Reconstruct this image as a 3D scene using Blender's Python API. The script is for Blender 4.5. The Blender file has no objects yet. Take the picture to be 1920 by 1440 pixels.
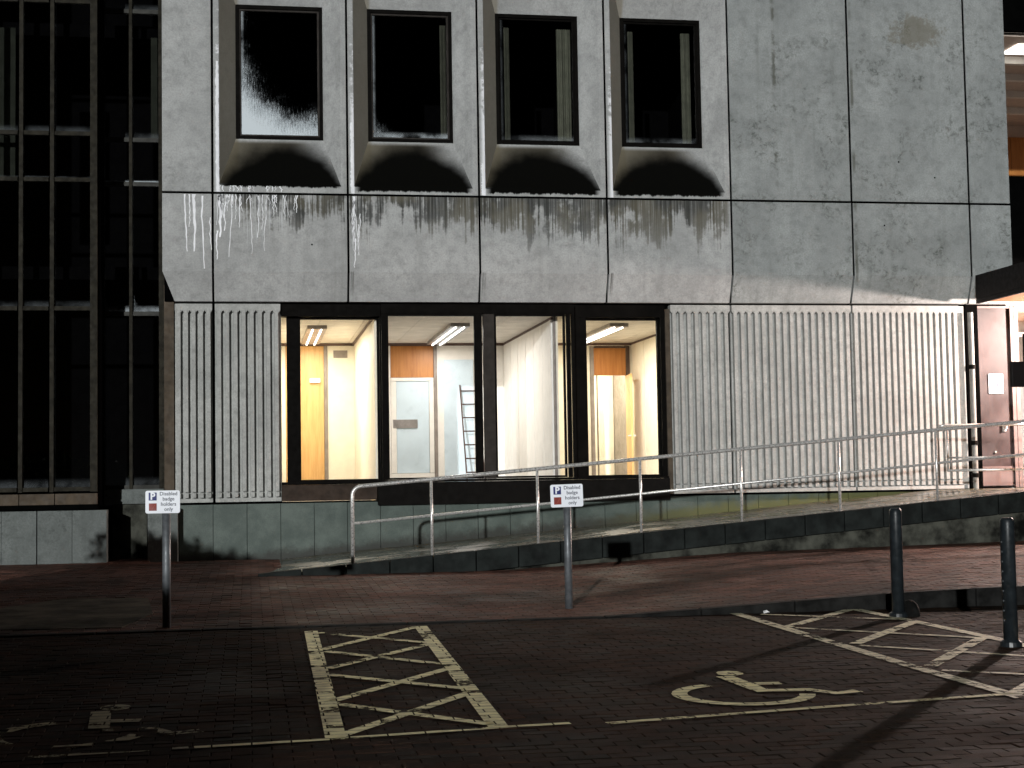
import bpy, bmesh, math, random
from mathutils import Vector, Matrix
R = math.radians
random.seed(7)
sc = bpy.context.scene
col = sc.collection

# ------------------------------------------------------------------ camera
YAW, PITCH, ROLL = R(9.6818), R(3.4836), R(-0.9351)
EYE = Vector((0, 0, 1.5))
fwd = Vector((math.sin(YAW)*math.cos(PITCH), math.cos(YAW)*math.cos(PITCH), math.sin(PITCH)))
rgt = Vector((math.cos(YAW), -math.sin(YAW), 0))
upv = rgt.cross(fwd)
rx = rgt*math.cos(ROLL) + upv*math.sin(ROLL)
ux = -rgt*math.sin(ROLL) + upv*math.cos(ROLL)
cam_d = bpy.data.cameras.new('camera')
cam = bpy.data.objects.new('camera', cam_d)
col.objects.link(cam)
m = Matrix((rx, ux, -fwd)).transposed().to_4x4()
m.translation = EYE
cam.matrix_world = m
cam_d.sensor_width = 36
cam_d.lens = 2889.17/1920*36
cam_d.clip_start = 0.05
cam_d.clip_end = 2000
sc.camera = cam

# ------------------------------------------------------------------ night sky and the one distant light
AZ, EL = R(19), R(8.5)
SUN = 2.65
SKY = 0.00012
tosun = Vector((-math.sin(AZ)*math.cos(EL), -math.cos(AZ)*math.cos(EL), math.sin(EL)))
w = bpy.data.worlds.new('World'); sc.world = w; w.use_nodes = True
wn = w.node_tree.nodes; wl = w.node_tree.links
sky = wn.new('ShaderNodeTexSky'); sky.sky_type = 'NISHITA'; sky.sun_disc = False
sky.sun_elevation = EL; sky.sun_rotation = math.atan2(tosun.x, tosun.y)
wl.new(sky.outputs[0], wn['Background'].inputs[0]); wn['Background'].inputs[1].default_value = SKY
sd = bpy.data.lights.new('sun', 'SUN'); sd.energy = SUN; sd.angle = R(0.6); sd.color = (0.985, 1.0, 0.99)
so = bpy.data.objects.new('sun', sd); col.objects.link(so)
so.rotation_euler = tosun.to_track_quat('Z', 'Y').to_euler()
so.location = tosun*40
vs = sc.view_settings
vs.view_transform = 'Standard'; vs.look = 'None'; vs.exposure = 0.0; vs.gamma = 1.0

# ------------------------------------------------------------------ helpers: nodes
class NT:
    def __init__(s, name):
        s.mat = bpy.data.materials.new(name); s.mat.use_nodes = True
        s.t = s.mat.node_tree; s.bsdf = s.t.nodes['Principled BSDF']; s.out = s.t.nodes['Material Output']
        s._pos = None
    def n(s, t): return s.t.nodes.new(t)
    def put(s, sock, v):
        if v is None: return
        if hasattr(v, 'is_output') or isinstance(v, bpy.types.NodeSocket): s.t.links.new(v, sock)
        else:
            if sock.type == 'RGBA' and len(v) == 3: v = (*v, 1)
            sock.default_value = v
    def m(s, op, a, b=None, c=None, clamp=False):
        k = s.n('ShaderNodeMath'); k.operation = op; k.use_clamp = clamp
        for i, v in enumerate((a, b, c)): s.put(k.inputs[i], v)
        return k.outputs[0]
    def add(s, a, b): return s.m('ADD', a, b)
    def mul(s, a, b): return s.m('MULTIPLY', a, b)
    def sub(s, a, b): return s.m('SUBTRACT', a, b)
    def step(s, v, a, b, lo=0.0, hi=1.0):
        k = s.n('ShaderNodeMapRange'); k.interpolation_type = 'SMOOTHSTEP'
        for i, q in enumerate((v, a, b, lo, hi)): s.put(k.inputs[i], q)
        return k.outputs[0]
    def pos(s):
        if not s._pos:
            g = s.n('ShaderNodeNewGeometry'); q = s.n('ShaderNodeSeparateXYZ'); s.t.links.new(g.outputs['Position'], q.inputs[0])
            s.geo = g; s._pos = q.outputs; s.posv = g.outputs['Position']
        return s._pos
    def coord(s, which):
        g = s.n('ShaderNodeTexCoord'); q = s.n('ShaderNodeSeparateXYZ'); s.t.links.new(g.outputs[which], q.inputs[0])
        return q.outputs
    def vec(s, x, y, z):
        k = s.n('ShaderNodeCombineXYZ')
        for i, v in enumerate((x, y, z)): s.put(k.inputs[i], v)
        return k.outputs[0]
    def noise(s, scale, detail=4, rough=.55, v=None, dist=0.0):
        k = s.n('ShaderNodeTexNoise'); k.inputs['Scale'].default_value = scale; k.inputs['Detail'].default_value = detail
        k.inputs['Roughness'].default_value = rough; k.inputs['Distortion'].default_value = dist
        if v is None: s.pos(); v = s.posv
        s.t.links.new(v, k.inputs['Vector']); return k.outputs['Fac']
    def mix(s, f, a, b):
        k = s.n('ShaderNodeMix'); k.data_type = 'RGBA'
        s.put(k.inputs[0], f); s.put(k.inputs[6], a); s.put(k.inputs[7], b); return k.outputs[2]
    def bump(s, h, strength, dist=.01):
        k = s.n('ShaderNodeBump'); k.inputs['Strength'].default_value = strength; k.inputs['Distance'].default_value = dist
        s.put(k.inputs['Height'], h); s.t.links.new(k.outputs[0], s.bsdf.inputs['Normal'])
    def base(s, c, rough=.8, metal=0.0, spec=None):
        s.put(s.bsdf.inputs['Base Color'], c); s.put(s.bsdf.inputs['Roughness'], rough); s.put(s.bsdf.inputs['Metallic'], metal)
        if spec is not None: s.put(s.bsdf.inputs['Specular IOR Level'], spec)
        return s.mat

def simple(name, c, rough=.7, metal=0.0, var=.18, scale=6, spec=None, bump=0.0, bscale=60):
    n = NT(name)
    f = n.noise(scale, 6, .6)
    a = tuple(x*(1-var) for x in c); b = tuple(min(1, x*(1+var)) for x in c)
    cc = n.mix(n.step(f, .3, .7), a, b)
    rr = n.step(n.noise(scale*2.3, 4), .3, .7, max(.02, rough-.1), min(1, rough+.1))
    n.base(cc, rr, metal, spec)
    if bump: n.bump(n.noise(bscale, 4), bump, .006)
    return n.mat

def concrete(name, window=False, spots=.5, blotch=None, streaks=False, tint=(1, 1, 1)):
    n = NT(name); X, Y, Z = n.pos()
    T = lambda c: tuple(a*b for a, b in zip(c, tint))
    c = n.mix(n.step(n.noise(1.1, 7, .62), .32, .68), T((.365, .372, .370)), T((.50, .507, .503)))
    c = n.mix(n.step(n.noise(38, 6, .8), .32, .68), c, n.mix(.62, c, T((.25, .255, .252))))
    c = n.mix(n.mul(n.step(n.noise(6.5, 8, .74), .42, .72), .62), c, T((.22, .225, .222)))
    # faint rain runs
    run = n.noise(1, 5, .6, n.vec(n.mul(X, 7.0), Y, n.mul(Z, .35)))
    c = n.mix(n.mul(n.step(run, .52, .8), .45), c, T((.22, .225, .215)))
    # pitted weathering
    big = n.step(n.noise(1.5, 4, .6), .44, .62)
    pit = n.mul(n.mul(n.step(n.noise(11, 8, .75, dist=.5), .47, .68), big), spots)
    c = n.mix(pit, c, T((.105, .11, .098)))
    if streaks:
        ext = n.mul(n.step(X, -.5, -.3), n.step(X, 7.5, 7.62, 1, 0))
        fall = n.step(Z, 4.55, 5.9)
        s1 = n.noise(1, 4, .7, n.vec(n.mul(X, 9.0), 3.0, n.mul(Z, .30)))
        s2 = n.noise(1, 4, .7, n.vec(n.mul(X, 34.0), 8.0, n.mul(Z, .45)))
        blob = n.noise(2.0, 4, .65)
        k = n.add(n.mul(n.sub(s1, .5), 1.1), n.add(n.mul(n.sub(s2, .5), 1.5), n.mul(n.sub(blob, .5), 2.1)))
        str_ = n.step(X, -.2, 5.5, .04, .30)
        kk = n.step(n.add(n.add(k, str_), n.mul(n.sub(fall, n.add(.80, n.mul(n.sub(n.noise(1, 3, .6, n.vec(n.mul(X, 2.6), 5.0, 0.0)), .5), 1.5))), 1.15)), .02, .30)
        kk = n.mul(kk, ext)
        c = n.mix(n.mul(kk, n.mul(n.step(fall, .2, 1.0, .5, .97), n.step(s2, .3, .62, .62, 1.0))), c, n.mix(n.step(n.noise(1.4, 3), .42, .6), T((.028, .029, .026)), T((.085, .078, .055))))
        jm = n.m('FRACT', n.m('DIVIDE', n.add(X, .535), 2.0375))
        dr_ = n.mul(n.mul(n.step(jm, .014, .022), n.step(jm, .034, .05, 1, 0)), n.mul(n.step(Z, 4.22, 4.6), n.step(Z, 4.68, 4.70, 1, 0)))
        dr_ = n.mul(n.mul(dr_, n.step(X, .8, 1.2)), n.step(s2, .4, .6))
        c = n.mix(n.mul(dr_, .85), c, (.05, .05, .045))
        ws = n.noise(1, 4, .6, n.vec(n.mul(X, 30.0), 1.0, n.mul(Z, .8)))
        wk = n.mul(n.mul(n.step(ws, .58, .7), n.step(Z, 4.9, 5.9)), n.step(X, .4, 1.2, 1, .12))
        c = n.mix(n.mul(wk, ext), c, (.72, .74, .78))
    if window:
        x, y, z = n.coord('Object')
        ns = n.n('ShaderNodeSeparateXYZ'); n.t.links.new(n.geo.outputs['Normal'], ns.inputs[0]); upw = n.step(n.m('ABSOLUTE', ns.outputs[2]), .2, .3)
        nz = n.noise(5, 6, .7); nf = n.noise(1, 5, .65, n.vec(n.mul(X, 16.0), Y, n.mul(Z, 2.0)))
        u = n.m('DIVIDE', x, .93); v = n.m('DIVIDE', n.sub(z, .12), .785)
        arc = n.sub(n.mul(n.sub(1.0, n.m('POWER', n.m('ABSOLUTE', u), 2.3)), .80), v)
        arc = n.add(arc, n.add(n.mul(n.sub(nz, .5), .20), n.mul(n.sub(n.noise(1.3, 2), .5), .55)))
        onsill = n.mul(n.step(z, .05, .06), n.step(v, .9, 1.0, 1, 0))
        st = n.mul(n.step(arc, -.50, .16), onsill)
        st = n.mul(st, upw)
        # ragged dirt spilling over the lip
        lipz = n.mul(n.step(z, .14, .15, 1, 0), n.step(n.m('ABSOLUTE', u), .88, 1.0, 1, 0))
        lt = n.m('DIVIDE', n.sub(z, .017), .108)
        lip = n.mul(n.step(n.add(lt, n.add(n.mul(n.sub(nf, .5), 1.0), n.step(X, 1.2, 1.7, -.35, .12))), .38, .62), lipz)
        # brown tone on the left splay and left part of the sill
        left = n.mul(n.mul(n.step(x, -.66, -.6, 1, 0), n.step(y, .004, .02)), .75)
        sillb = n.mul(n.mul(n.step(n.add(x, n.mul(n.sub(nz, .5), .5)), .1, .6, 1, 0), n.mul(onsill, upw)), n.step(y, .004, .02))
        c = n.mix(left, c, T((.20, .178, .132)))
        c = n.mix(n.mul(sillb, .9), c, T((.115, .10, .068)))
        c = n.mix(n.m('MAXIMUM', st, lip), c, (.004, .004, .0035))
        # lime bloom along the left arris
        lime = n.mul(n.mul(n.step(x, -1.0, -.93), n.step(x, -.925, -.90, 1, 0)), n.step(y, .002, .006, 1, 0))
        lime = n.mul(lime, n.step(n.add(n.noise(6, 5, .7), n.step(z, 0.0, 3.0, .25, -.1)), .5, .62))
        c = n.mix(lime, c, (.78, .79, .82))
    if blotch:
        jr = n.mul(n.step(n.m('ABSOLUTE', n.sub(X, n.add(9.71, n.mul(n.sub(n.noise(2.0, 4), .5), .05)))), .012, .035, 1, 0), n.step(n.noise(1, 3, .6, n.vec(2.0, 1.0, n.mul(Z, 1.1))), .47, .56))
        dl = n.mul(n.step(n.m('ABSOLUTE', n.sub(X, n.add(8.38, n.mul(n.sub(n.noise(6.0, 5), .5), .10)))), .008, .045, 1, 0), n.step(n.noise(3.0, 5, .7), .45, .6))
        dl = n.mul(dl, n.step(Z, 6.0, 6.3))
        c = n.mix(n.mul(n.m('MAXIMUM', jr, dl), .7), c, (.075, .075, .058))
        bx, bz, rr = blotch
        d = n.m('SQRT', n.add(n.m('POWER', n.mul(n.sub(X, bx), .62), 2.0), n.m('POWER', n.sub(Z, bz), 2.0)))
        b = n.step(n.add(d, n.mul(n.sub(n.noise(6, 7, .75), .5), 1.0)), rr*.5, rr*.95, 1, 0)
        c = n.mix(n.mul(b, .62), c, (.13, .115, .08))
    n.base(c, .9, 0, (n.mul(n.sub(1.0, n.m('MAXIMUM', st, lip)), .2) if window else .2))
    n.bump(n.add(n.noise(70, 6, .7), n.mul(n.noise(9, 5), .6)), .35, .004)
    return n.mat

def wood(name, a, b, rough=.45):
    n = NT(name); X, Y, Z = n.pos()
    g = n.noise(1, 8, .65, n.vec(n.mul(X, 22.0), n.mul(Y, 22.0), n.mul(Z, 1.6)), .6)
    p = n.noise(1, 3, .5, n.vec(n.mul(X, 3.5), n.mul(Y, 3.5), n.mul(Z, .4)))
    c = n.mix(n.step(n.add(n.mul(g, .7), n.mul(p, .3)), .33, .66), a, b)
    return n.base(c, rough)

def glass(name, cond=0.0, thr=.6, gx=.5, gz=.9, tint=(1, 1, 1), edg=.8):
    n = NT(name); t = n.t
    tr = n.n('ShaderNodeBsdfTransparent'); tr.inputs[0].default_value = (*tint, 1)
    gl = n.n('ShaderNodeBsdfGlossy'); gl.inputs['Roughness'].default_value = .015
    fr = n.n('ShaderNodeFresnel'); fr.inputs[0].default_value = 1.45
    mx = n.n('ShaderNodeMixShader'); t.links.new(fr.outputs[0], mx.inputs[0]); t.links.new(tr.outputs[0], mx.inputs[1]); t.links.new(gl.outputs[0], mx.inputs[2])
    outp = mx.outputs[0]
    if cond:
        x, y, z = n.coord('Generated')
        fine = n.noise(75, 4, .8); runs = n.noise(1, 4, .7, n.vec(n.mul(n.pos()[0], 55.0), 0.0, n.mul(n.pos()[2], 9.0)))
        soft = n.noise(3.0, 3)
        h = n.add(n.mul(n.m('POWER', n.sub(1.0, z), 2.6), gz), n.mul(n.m('POWER', n.sub(1.0, x), 2.2), gx))
        k = n.add(n.add(h, n.mul(n.sub(runs, .5), .7)), n.add(n.mul(n.sub(fine, .5), .8), n.mul(n.sub(soft, .5), .35)))
        edge = n.m('MAXIMUM', n.mul(n.step(z, 0.0, .055, 1, 0), edg), n.mul(n.step(x, 0.0, .05, 1, 0), .35))
        k = n.m('MAXIMUM', n.step(k, thr, thr+.55), n.mul(edge, n.step(soft, .3, .6)))
        df = n.n('ShaderNodeBsdfDiffuse'); df.inputs[0].default_value = (.62, .68, .72, 1)
        m2 = n.n('ShaderNodeMixShader'); n.put(m2.inputs[0], n.mul(k, cond)); t.links.new(outp, m2.inputs[1]); t.links.new(df.outputs[0], m2.inputs[2])
        outp = m2.outputs[0]
    t.links.new(outp, n.out.inputs[0])
    return n.mat

def emit(name, c, s):
    n = NT(name); n.base((.8, .8, .8), .4)
    n.put(n.bsdf.inputs['Emission Color'], c); n.bsdf.inputs['Emission Strength'].default_value = s
    return n.mat

def paver_mat(name, a, b, rough, spec):
    n = NT(name); g = n.n('ShaderNodeNewGeometry'); oi = n.n('ShaderNodeObjectInfo')
    r = n.m('FRACT', n.add(g.outputs['Random Per Island'], oi.outputs['Random']))
    c = n.mix(r, a, b)
    c = n.mix(n.step(n.noise(55, 5, .7), .35, .7), c, n.mix(.55, c, (.01, .009, .008)))
    c = n.mix(n.mul(n.step(n.noise(.55, 5, .65), .42, .66), .7), c, n.mix(.75, c, (.009, .010, .007)))
    c = n.mix(n.mul(n.step(n.noise(4.5, 5, .7), .56, .72), .6), c, (.004, .004, .004))
    wet = n.noise(.8, 5, .6)
    rr = n.m('ADD', n.step(wet, .35, .65, rough-.12, rough+.12), n.mul(n.sub(r, .5), .12))
    n.base(c, rr, 0, spec)
    n.bump(n.noise(120, 5, .7), .35, .003)
    return n.mat

def paint_mat(name, c, wear=.5):
    n = NT(name); X, Y, Z = n.pos()
    row = n.m('FLOOR', n.m('DIVIDE', Y, .105)); fy = n.m('FRACT', n.m('DIVIDE', Y, .105))
    off = n.mul(n.m('MODULO', n.m('ABSOLUTE', row), 2.0), .5)
    fx = n.m('FRACT', n.add(n.m('DIVIDE', X, .21), off))
    dx = n.mul(n.m('MINIMUM', fx, n.sub(1.0, fx)), .21); dy = n.mul(n.m('MINIMUM', fy, n.sub(1.0, fy)), .105)
    j = n.m('MINIMUM', dx, dy)
    cell = n.n('ShaderNodeTexWhiteNoise'); n.put(cell.inputs['Vector'], n.vec(n.m('FLOOR', n.add(n.m('DIVIDE', X, .21), off)), row, 0.0))
    wr = n.add(n.mul(n.noise(17, 6, .72), .62), n.add(n.mul(n.noise(2.6, 4, .65), .36), n.mul(cell.outputs['Value'], .26)))
    keep = n.mul(n.step(j, .002, .007), n.step(wr, wear-.04, wear+.08))
    n.base(n.mix(n.step(n.noise(8, 5), .35, .65), tuple(q*.72 for q in c), c), .6, 0, .4)
    tr = n.n('ShaderNodeBsdfTransparent'); mx = n.n('ShaderNodeMixShader')
    n.put(mx.inputs[0], keep); n.t.links.new(tr.outputs[0], mx.inputs[1]); n.t.links.new(n.bsdf.outputs[0], mx.inputs[2])
    n.t.links.new(mx.outputs[0], n.out.inputs[0])
    return n.mat

def slab_mat(name):
    n = NT(name); oi = n.n('ShaderNodeObjectInfo'); r = oi.outputs['Random']
    c = n.mix(r, (.026, .025, .019), (.10, .09, .062))
    c = n.mix(n.step(n.noise(3.2, 6, .7), .4, .65), c, (.045, .048, .028))
    c = n.mix(n.mul(n.step(n.noise(1.1, 5, .65), .5, .7), .6), c, (.13, .115, .08))
    n.base(c, n.step(n.noise(1.6, 4, .6), .38, .6, .10, .42), 0, .5)
    n.bump(n.noise(45, 5, .65), .25, .004)
    return n.mat

def plinth_mat(name, a, b):
    n = NT(name); X, Y, Z = n.pos(); oi = n.n('ShaderNodeObjectInfo')
    c = n.mix(n.step(n.noise(2.4, 6, .65), .35, .68), a, b)
    c = n.mix(n.step(n.noise(90, 3, .7), .4, .7), c, n.mix(.5, c, (.02, .025, .022)))
    c = n.mix(n.mul(oi.outputs['Random'], .3), c, n.mix(.5, c, (.03, .035, .03)))
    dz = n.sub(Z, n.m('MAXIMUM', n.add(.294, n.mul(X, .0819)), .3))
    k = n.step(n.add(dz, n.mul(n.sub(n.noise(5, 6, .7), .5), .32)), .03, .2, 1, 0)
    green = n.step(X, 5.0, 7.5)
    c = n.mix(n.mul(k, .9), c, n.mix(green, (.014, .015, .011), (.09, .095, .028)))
    n.base(c, .55, 0, .35)
    n.bump(n.noise(60, 4), .15, .003)
    return n.mat

M = {}
M['conc'] = concrete('precast_concrete', spots=.30)
M['conc_s'] = concrete('precast_concrete_streaked', spots=.25, streaks=True)
M['conc_w'] = concrete('precast_concrete_window', window=True, spots=.2)
M['conc_r'] = concrete('precast_concrete_pitted_dimmed', spots=.85, blotch=(10.86, 8.72, .34), tint=(.74, .77, .77))  # real pitting, plus a tint that paints in the light falling off rightwards
M['rib'] = concrete('ribbed_concrete', spots=.35, tint=(1.0, 1.0, .97))
M['pconc'] = concrete('plinth_concrete', spots=.6, tint=(.36, .39, .38))
M['ret'] = simple('brown_render', (.065, .048, .032), .85, var=.3)
M['bronze'] = simple('dark_bronze', (.004, .0035, .003), .6, 0, .3, spec=.03)
M['bronze_l'] = simple('bronze_edge', (.030, .026, .023), .6, 0, .25, spec=.08)
M['mull'] = simple('brown_mullion', (.020, .018, .013), .6, 0, .4, 9, spec=.06)
M['mullg'] = simple('grey_mullion', (.038, .038, .034), .5, 0, .35, 9, spec=.1)
M['black'] = simple('black_void', (.002, .002, .002), .95, spec=.0)
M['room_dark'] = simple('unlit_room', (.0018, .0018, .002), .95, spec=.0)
M['apron'] = simple('brown_apron', (.04, .028, .021), .6, 0, .3, spec=.08)
M['apron_d'] = simple('dark_apron', (.006, .0055, .005), .7, spec=.04)
M['plinth'] = plinth_mat('green_granite', (.055, .078, .067), (.105, .135, .118))
M['pane'] = glass('clear_glass')
M['pane_c1'] = glass('glass_heavy_condensation', 1.0, .62, .62, 1.05)
M['pane_c2'] = glass('glass_light_condensation', .55, 1.12, .5, .9)
M['pane_d'] = glass('glass_dusty', .10, .95, .2, .6)
M['pane_l'] = glass('glass_rain_marks', .34, .86, .08, .48, edg=.12)
M['pane_b'] = glass('glass_rain_marks_strong', .75, .86, -.2, .95)
M['cream'] = simple('cream_wall', (.78, .73, .62), .6, var=.05)
M['white'] = simple('white_wall', (.78, .76, .72), .6, var=.05)
M['bluew'] = simple('pale_blue_panel', (.55, .66, .74), .35, var=.07, scale=2)
M['ceil'] = simple('ceiling_tile', (.66, .62, .56), .85, var=.1, scale=3)
M['floor'] = simple('carpet', (.18, .16, .14), .95)
M['teak'] = wood('teak_veneer', (.36, .13, .025), (.50, .21, .05))
M['oak'] = wood('oak_veneer', (.58, .33, .12), (.72, .45, .19))
M['frame_g'] = simple('grey_door_frame', (.22, .19, .17), .5)
M['frame_d'] = simple('dark_door_frame', (.06, .035, .025), .5)
M['trim'] = simple('dark_ceiling_trim', (.10, .06, .05), .6)
M['steel'] = simple('brushed_steel', (.62, .61, .59), .32, .55, .12, 20)
M['galv'] = simple('galvanised_post', (.12, .13, .14), .5, .3, .25, 14)
M['boll'] = simple('dark_bollard_paint', (.014, .018, .021), .38, 0, .3, 12, spec=.35)
M['signw'] = simple('sign_white', (.86, .89, .95), .45, var=.03)
M['blue'] = simple('sign_blue', (.012, .02, .14), .5)
M['red'] = simple('sign_red', (.22, .02, .012), .5)
M['ink'] = simple('sign_ink', (.05, .06, .09), .6)
M['doorp'] = simple('brown_steel_door', (.030, .019, .019), .5, .1, .4, 1.4)
M['doorf'] = simple('pinkish_door_frame', (.13, .095, .09), .5, .1, .1)
M['kerb'] = simple('shade_darkened_kerb', (.012, .012, .0115), .85, var=.6, scale=5, bump=.4, spec=.08)  # kerb colour blackened to stand for the shade on its low front face
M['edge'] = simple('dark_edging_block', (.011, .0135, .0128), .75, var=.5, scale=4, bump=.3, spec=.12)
M['rwall'] = simple('stained_render', (.040, .041, .034), .85, var=.95, scale=3.0, bump=.3, spec=.1)
M['slab'] = slab_mat('wet_paving_slab')
M['paver'] = paver_mat('parking_paver', (.013, .009, .007), (.046, .024, .016), .80, .03)
M['paver2'] = paver_mat('pavement_brick', (.058, .027, .019), (.165, .080, .060), .70, .08)
M['asph'] = simple('ground_bed', (.028, .026, .024), .85, var=.4, scale=8, bump=.5)
M['paint'] = paint_mat('worn_yellow_paint', (.88, .82, .45), .50)
M['paint_w'] = paint_mat('worn_pale_paint', (.80, .75, .52), .50)
M['paint_s'] = paint_mat('worn_symbol_paint', (.88, .82, .45), .43)
M['paint_dim'] = paint_mat('shade_dimmed_paint', (.30, .27, .14), .60)  # darker, more broken copy of the yellow paint, imitating shade over the left bay
M['lime'] = simple('lime_run', (.82, .83, .86), .7, var=.08)
M['soff'] = wood('soffit_board', (.24, .10, .035), (.36, .16, .06), .5)
M['fasc'] = simple('black_fascia', (.007, .006, .006), .6, spec=.1)
M['ladder'] = simple('ladder_brown', (.045, .018, .012), .5)
M['curt'] = simple('olive_curtain', (.085, .09, .065), .9, var=.2)
M['blind'] = simple('dim_blind', (.018, .020, .016), .9, spec=0.0)
M['tube'] = emit('fluorescent_tube', (1, .95, .86), 5)
M['louv'] = simple('grey_louvre', (.30, .28, .27), .4, .5)
M['lampg'] = emit('canopy_lamp', (1, .86, .8), 14)
M['pink'] = simple('warm_white_ceiling', (.62, .52, .45), .7, var=.08)
M['pipe'] = simple('drainpipe', (.16, .16, .15), .5)
M['patch'] = simple('lit_ground_tone', (.060, .055, .042), .9, spec=.1, var=.6, scale=3, bump=.4)  # paler ground tone, lit pavement put into the colour
M['leafg'] = simple('hedge_leaf', (.05, .08, .03), .6, var=.4)
M['scrap'] = simple('white_paper', (.8, .8, .8), .8, var=.03)

# ------------------------------------------------------------------ helpers: meshes
class MB:
    def __init__(s): s.v = []; s.f = []
    def box(s, x0, x1, y0, y1, z0, z1):
        b = len(s.v)
        s.v += [(x0, y0, z0), (x1, y0, z0), (x1, y1, z0), (x0, y1, z0), (x0, y0, z1), (x1, y0, z1), (x1, y1, z1), (x0, y1, z1)]
        s.f += [tuple(b+i for i in q) for q in ((0, 3, 2, 1), (4, 5, 6, 7), (0, 1, 5, 4), (1, 2, 6, 5), (2, 3, 7, 6), (3, 0, 4, 7))]
        return s
    def quad(s, *p):
        b = len(s.v); s.v += [tuple(q) for q in p]; s.f.append(tuple(range(b, b+len(p)))); return s
    def prism(s, poly, axis, a, c):
        # poly: 2D points; extruded along axis ('x','y','z') from a to c
        b = len(s.v); k = len(poly)
        def P(p, t): return {'x': (t, p[0], p[1]), 'y': (p[0], t, p[1]), 'z': (p[0], p[1], t)}[axis]
        s.v += [P(p, a) for p in poly] + [P(p, c) for p in poly]
        s.f.append(tuple(b+i for i in range(k))[::-1]); s.f.append(tuple(b+k+i for i in range(k)))
        for i in range(k):
            j = (i+1) % k; s.f.append((b+i, b+j, b+k+j, b+k+i))
        return s
    def tube(s, pts, r, n=12):
        pts = [Vector(p) for p in pts]; b = len(s.v); N = len(pts)
        for i, p in enumerate(pts):
            t = ((pts[min(i+1, N-1)]-p).normalized() + (p-pts[max(i-1, 0)]).normalized()).normalized()
            a = t.cross(Vector((0.0, 1, 0)));
            if a.length < .1: a = t.cross(Vector((1.0, 0, 0)))
            a.normalize(); c = t.cross(a)
            rr = r[i] if isinstance(r, (list, tuple)) else r
            for k in range(n):
                th = 2*math.pi*k/n; s.v.append(tuple(p + a*math.cos(th)*rr + c*math.sin(th)*rr))
        for i in range(N-1):
            for k in range(n):
                j = (k+1) % n; s.f.append((b+i*n+k, b+i*n+j, b+(i+1)*n+j, b+(i+1)*n+k))
        s.f.append(tuple(b+k for k in range(n))[::-1]); s.f.append(tuple(b+(N-1)*n+k for k in range(n)))
        return s
    def mesh(s, name):
        me = bpy.data.meshes.new(name); me.from_pydata(s.v, [], s.f)
        bm = bmesh.new(); bm.from_mesh(me); bmesh.ops.recalc_face_normals(bm, faces=bm.faces); bm.to_mesh(me); bm.free()
        return me
    def build(s, name, mat, parent=None, loc=None, smooth=False):
        me = s.mesh(name); me.materials.append(M[mat] if isinstance(mat, str) else mat)
        if smooth:
            me.polygons.foreach_set('use_smooth', [True]*len(me.polygons))
        o = bpy.data.objects.new(name, me); col.objects.link(o)
        if loc: o.location = loc
        if parent: o.parent = parent
        return o
def bx(name, mat, parent, *a): return MB().box(*a).build(name, mat, parent)
def bev(o, w_=.006, seg=2):
    k = o.modifiers.new('bevel', 'BEVEL'); k.width = w_; k.segments = seg; k.limit_method = 'ANGLE'; k.angle_limit = R(40)
    return o
def smooth_by_angle(o):
    o.data.polygons.foreach_set('use_smooth', [len(p.vertices) == 4 for p in o.data.polygons])
def tag(o, label, cat=None, group=None, kind=None):
    if label: o['label'] = label
    if cat: o['category'] = cat
    if group: o['group'] = group
    if kind: o['kind'] = kind
    return o
def thing(name, label, cat, loc=(0, 0, 0), group=None):
    o = bpy.data.objects.new(name, None); col.objects.link(o); o.location = loc; o.empty_display_size = .2
    return tag(o, label, cat, group)
def text_mesh(name, body, size, mat, parent, loc, align='CENTER', bold=.0, extrude=.0008):
    cu = bpy.data.curves.new(name, 'FONT'); cu.body = body; cu.size = size; cu.align_x = align; cu.align_y = 'CENTER'
    cu.extrude = extrude; cu.offset = bold; cu.resolution_u = 3
    t = bpy.data.objects.new(name+'_tmp', cu); col.objects.link(t)
    dg = bpy.context.evaluated_depsgraph_get()
    me = bpy.data.meshes.new_from_object(t.evaluated_get(dg)); me.name = name
    bpy.data.objects.remove(t); bpy.data.curves.remove(cu)
    me.transform(Matrix.Rotation(R(90), 4, 'X'))
    me.materials.clear(); me.materials.append(M[mat])
    o = bpy.data.objects.new(name, me); col.objects.link(o); o.location = loc; o.parent = parent
    return o

def gz(x, y): return -.05 + .0175*y
def rise(x): return min(max((x-3.3)/3.0, 0), 1)*.15 + max(0, x-6.3)*.015
def pz(x, y): return gz(x, y) + rise(x) + .004
def dz(x): return min(.294 + .0819*x, 1.2)       # ramp deck level

# ================================================================== GROUND
gb = MB()
ys = [-220, -40, 0, 26, 260]; zs = [-.85, -.75, -.05, .405, .6]
for i in range(4):
    gb.quad((-260, ys[i], zs[i]-.075), (300, ys[i], zs[i]-.075), (300, ys[i+1], zs[i+1]-.075), (-260, ys[i+1], zs[i+1]-.075))
g = gb.build('ground', 'asph'); tag(g, None, kind='structure')

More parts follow.
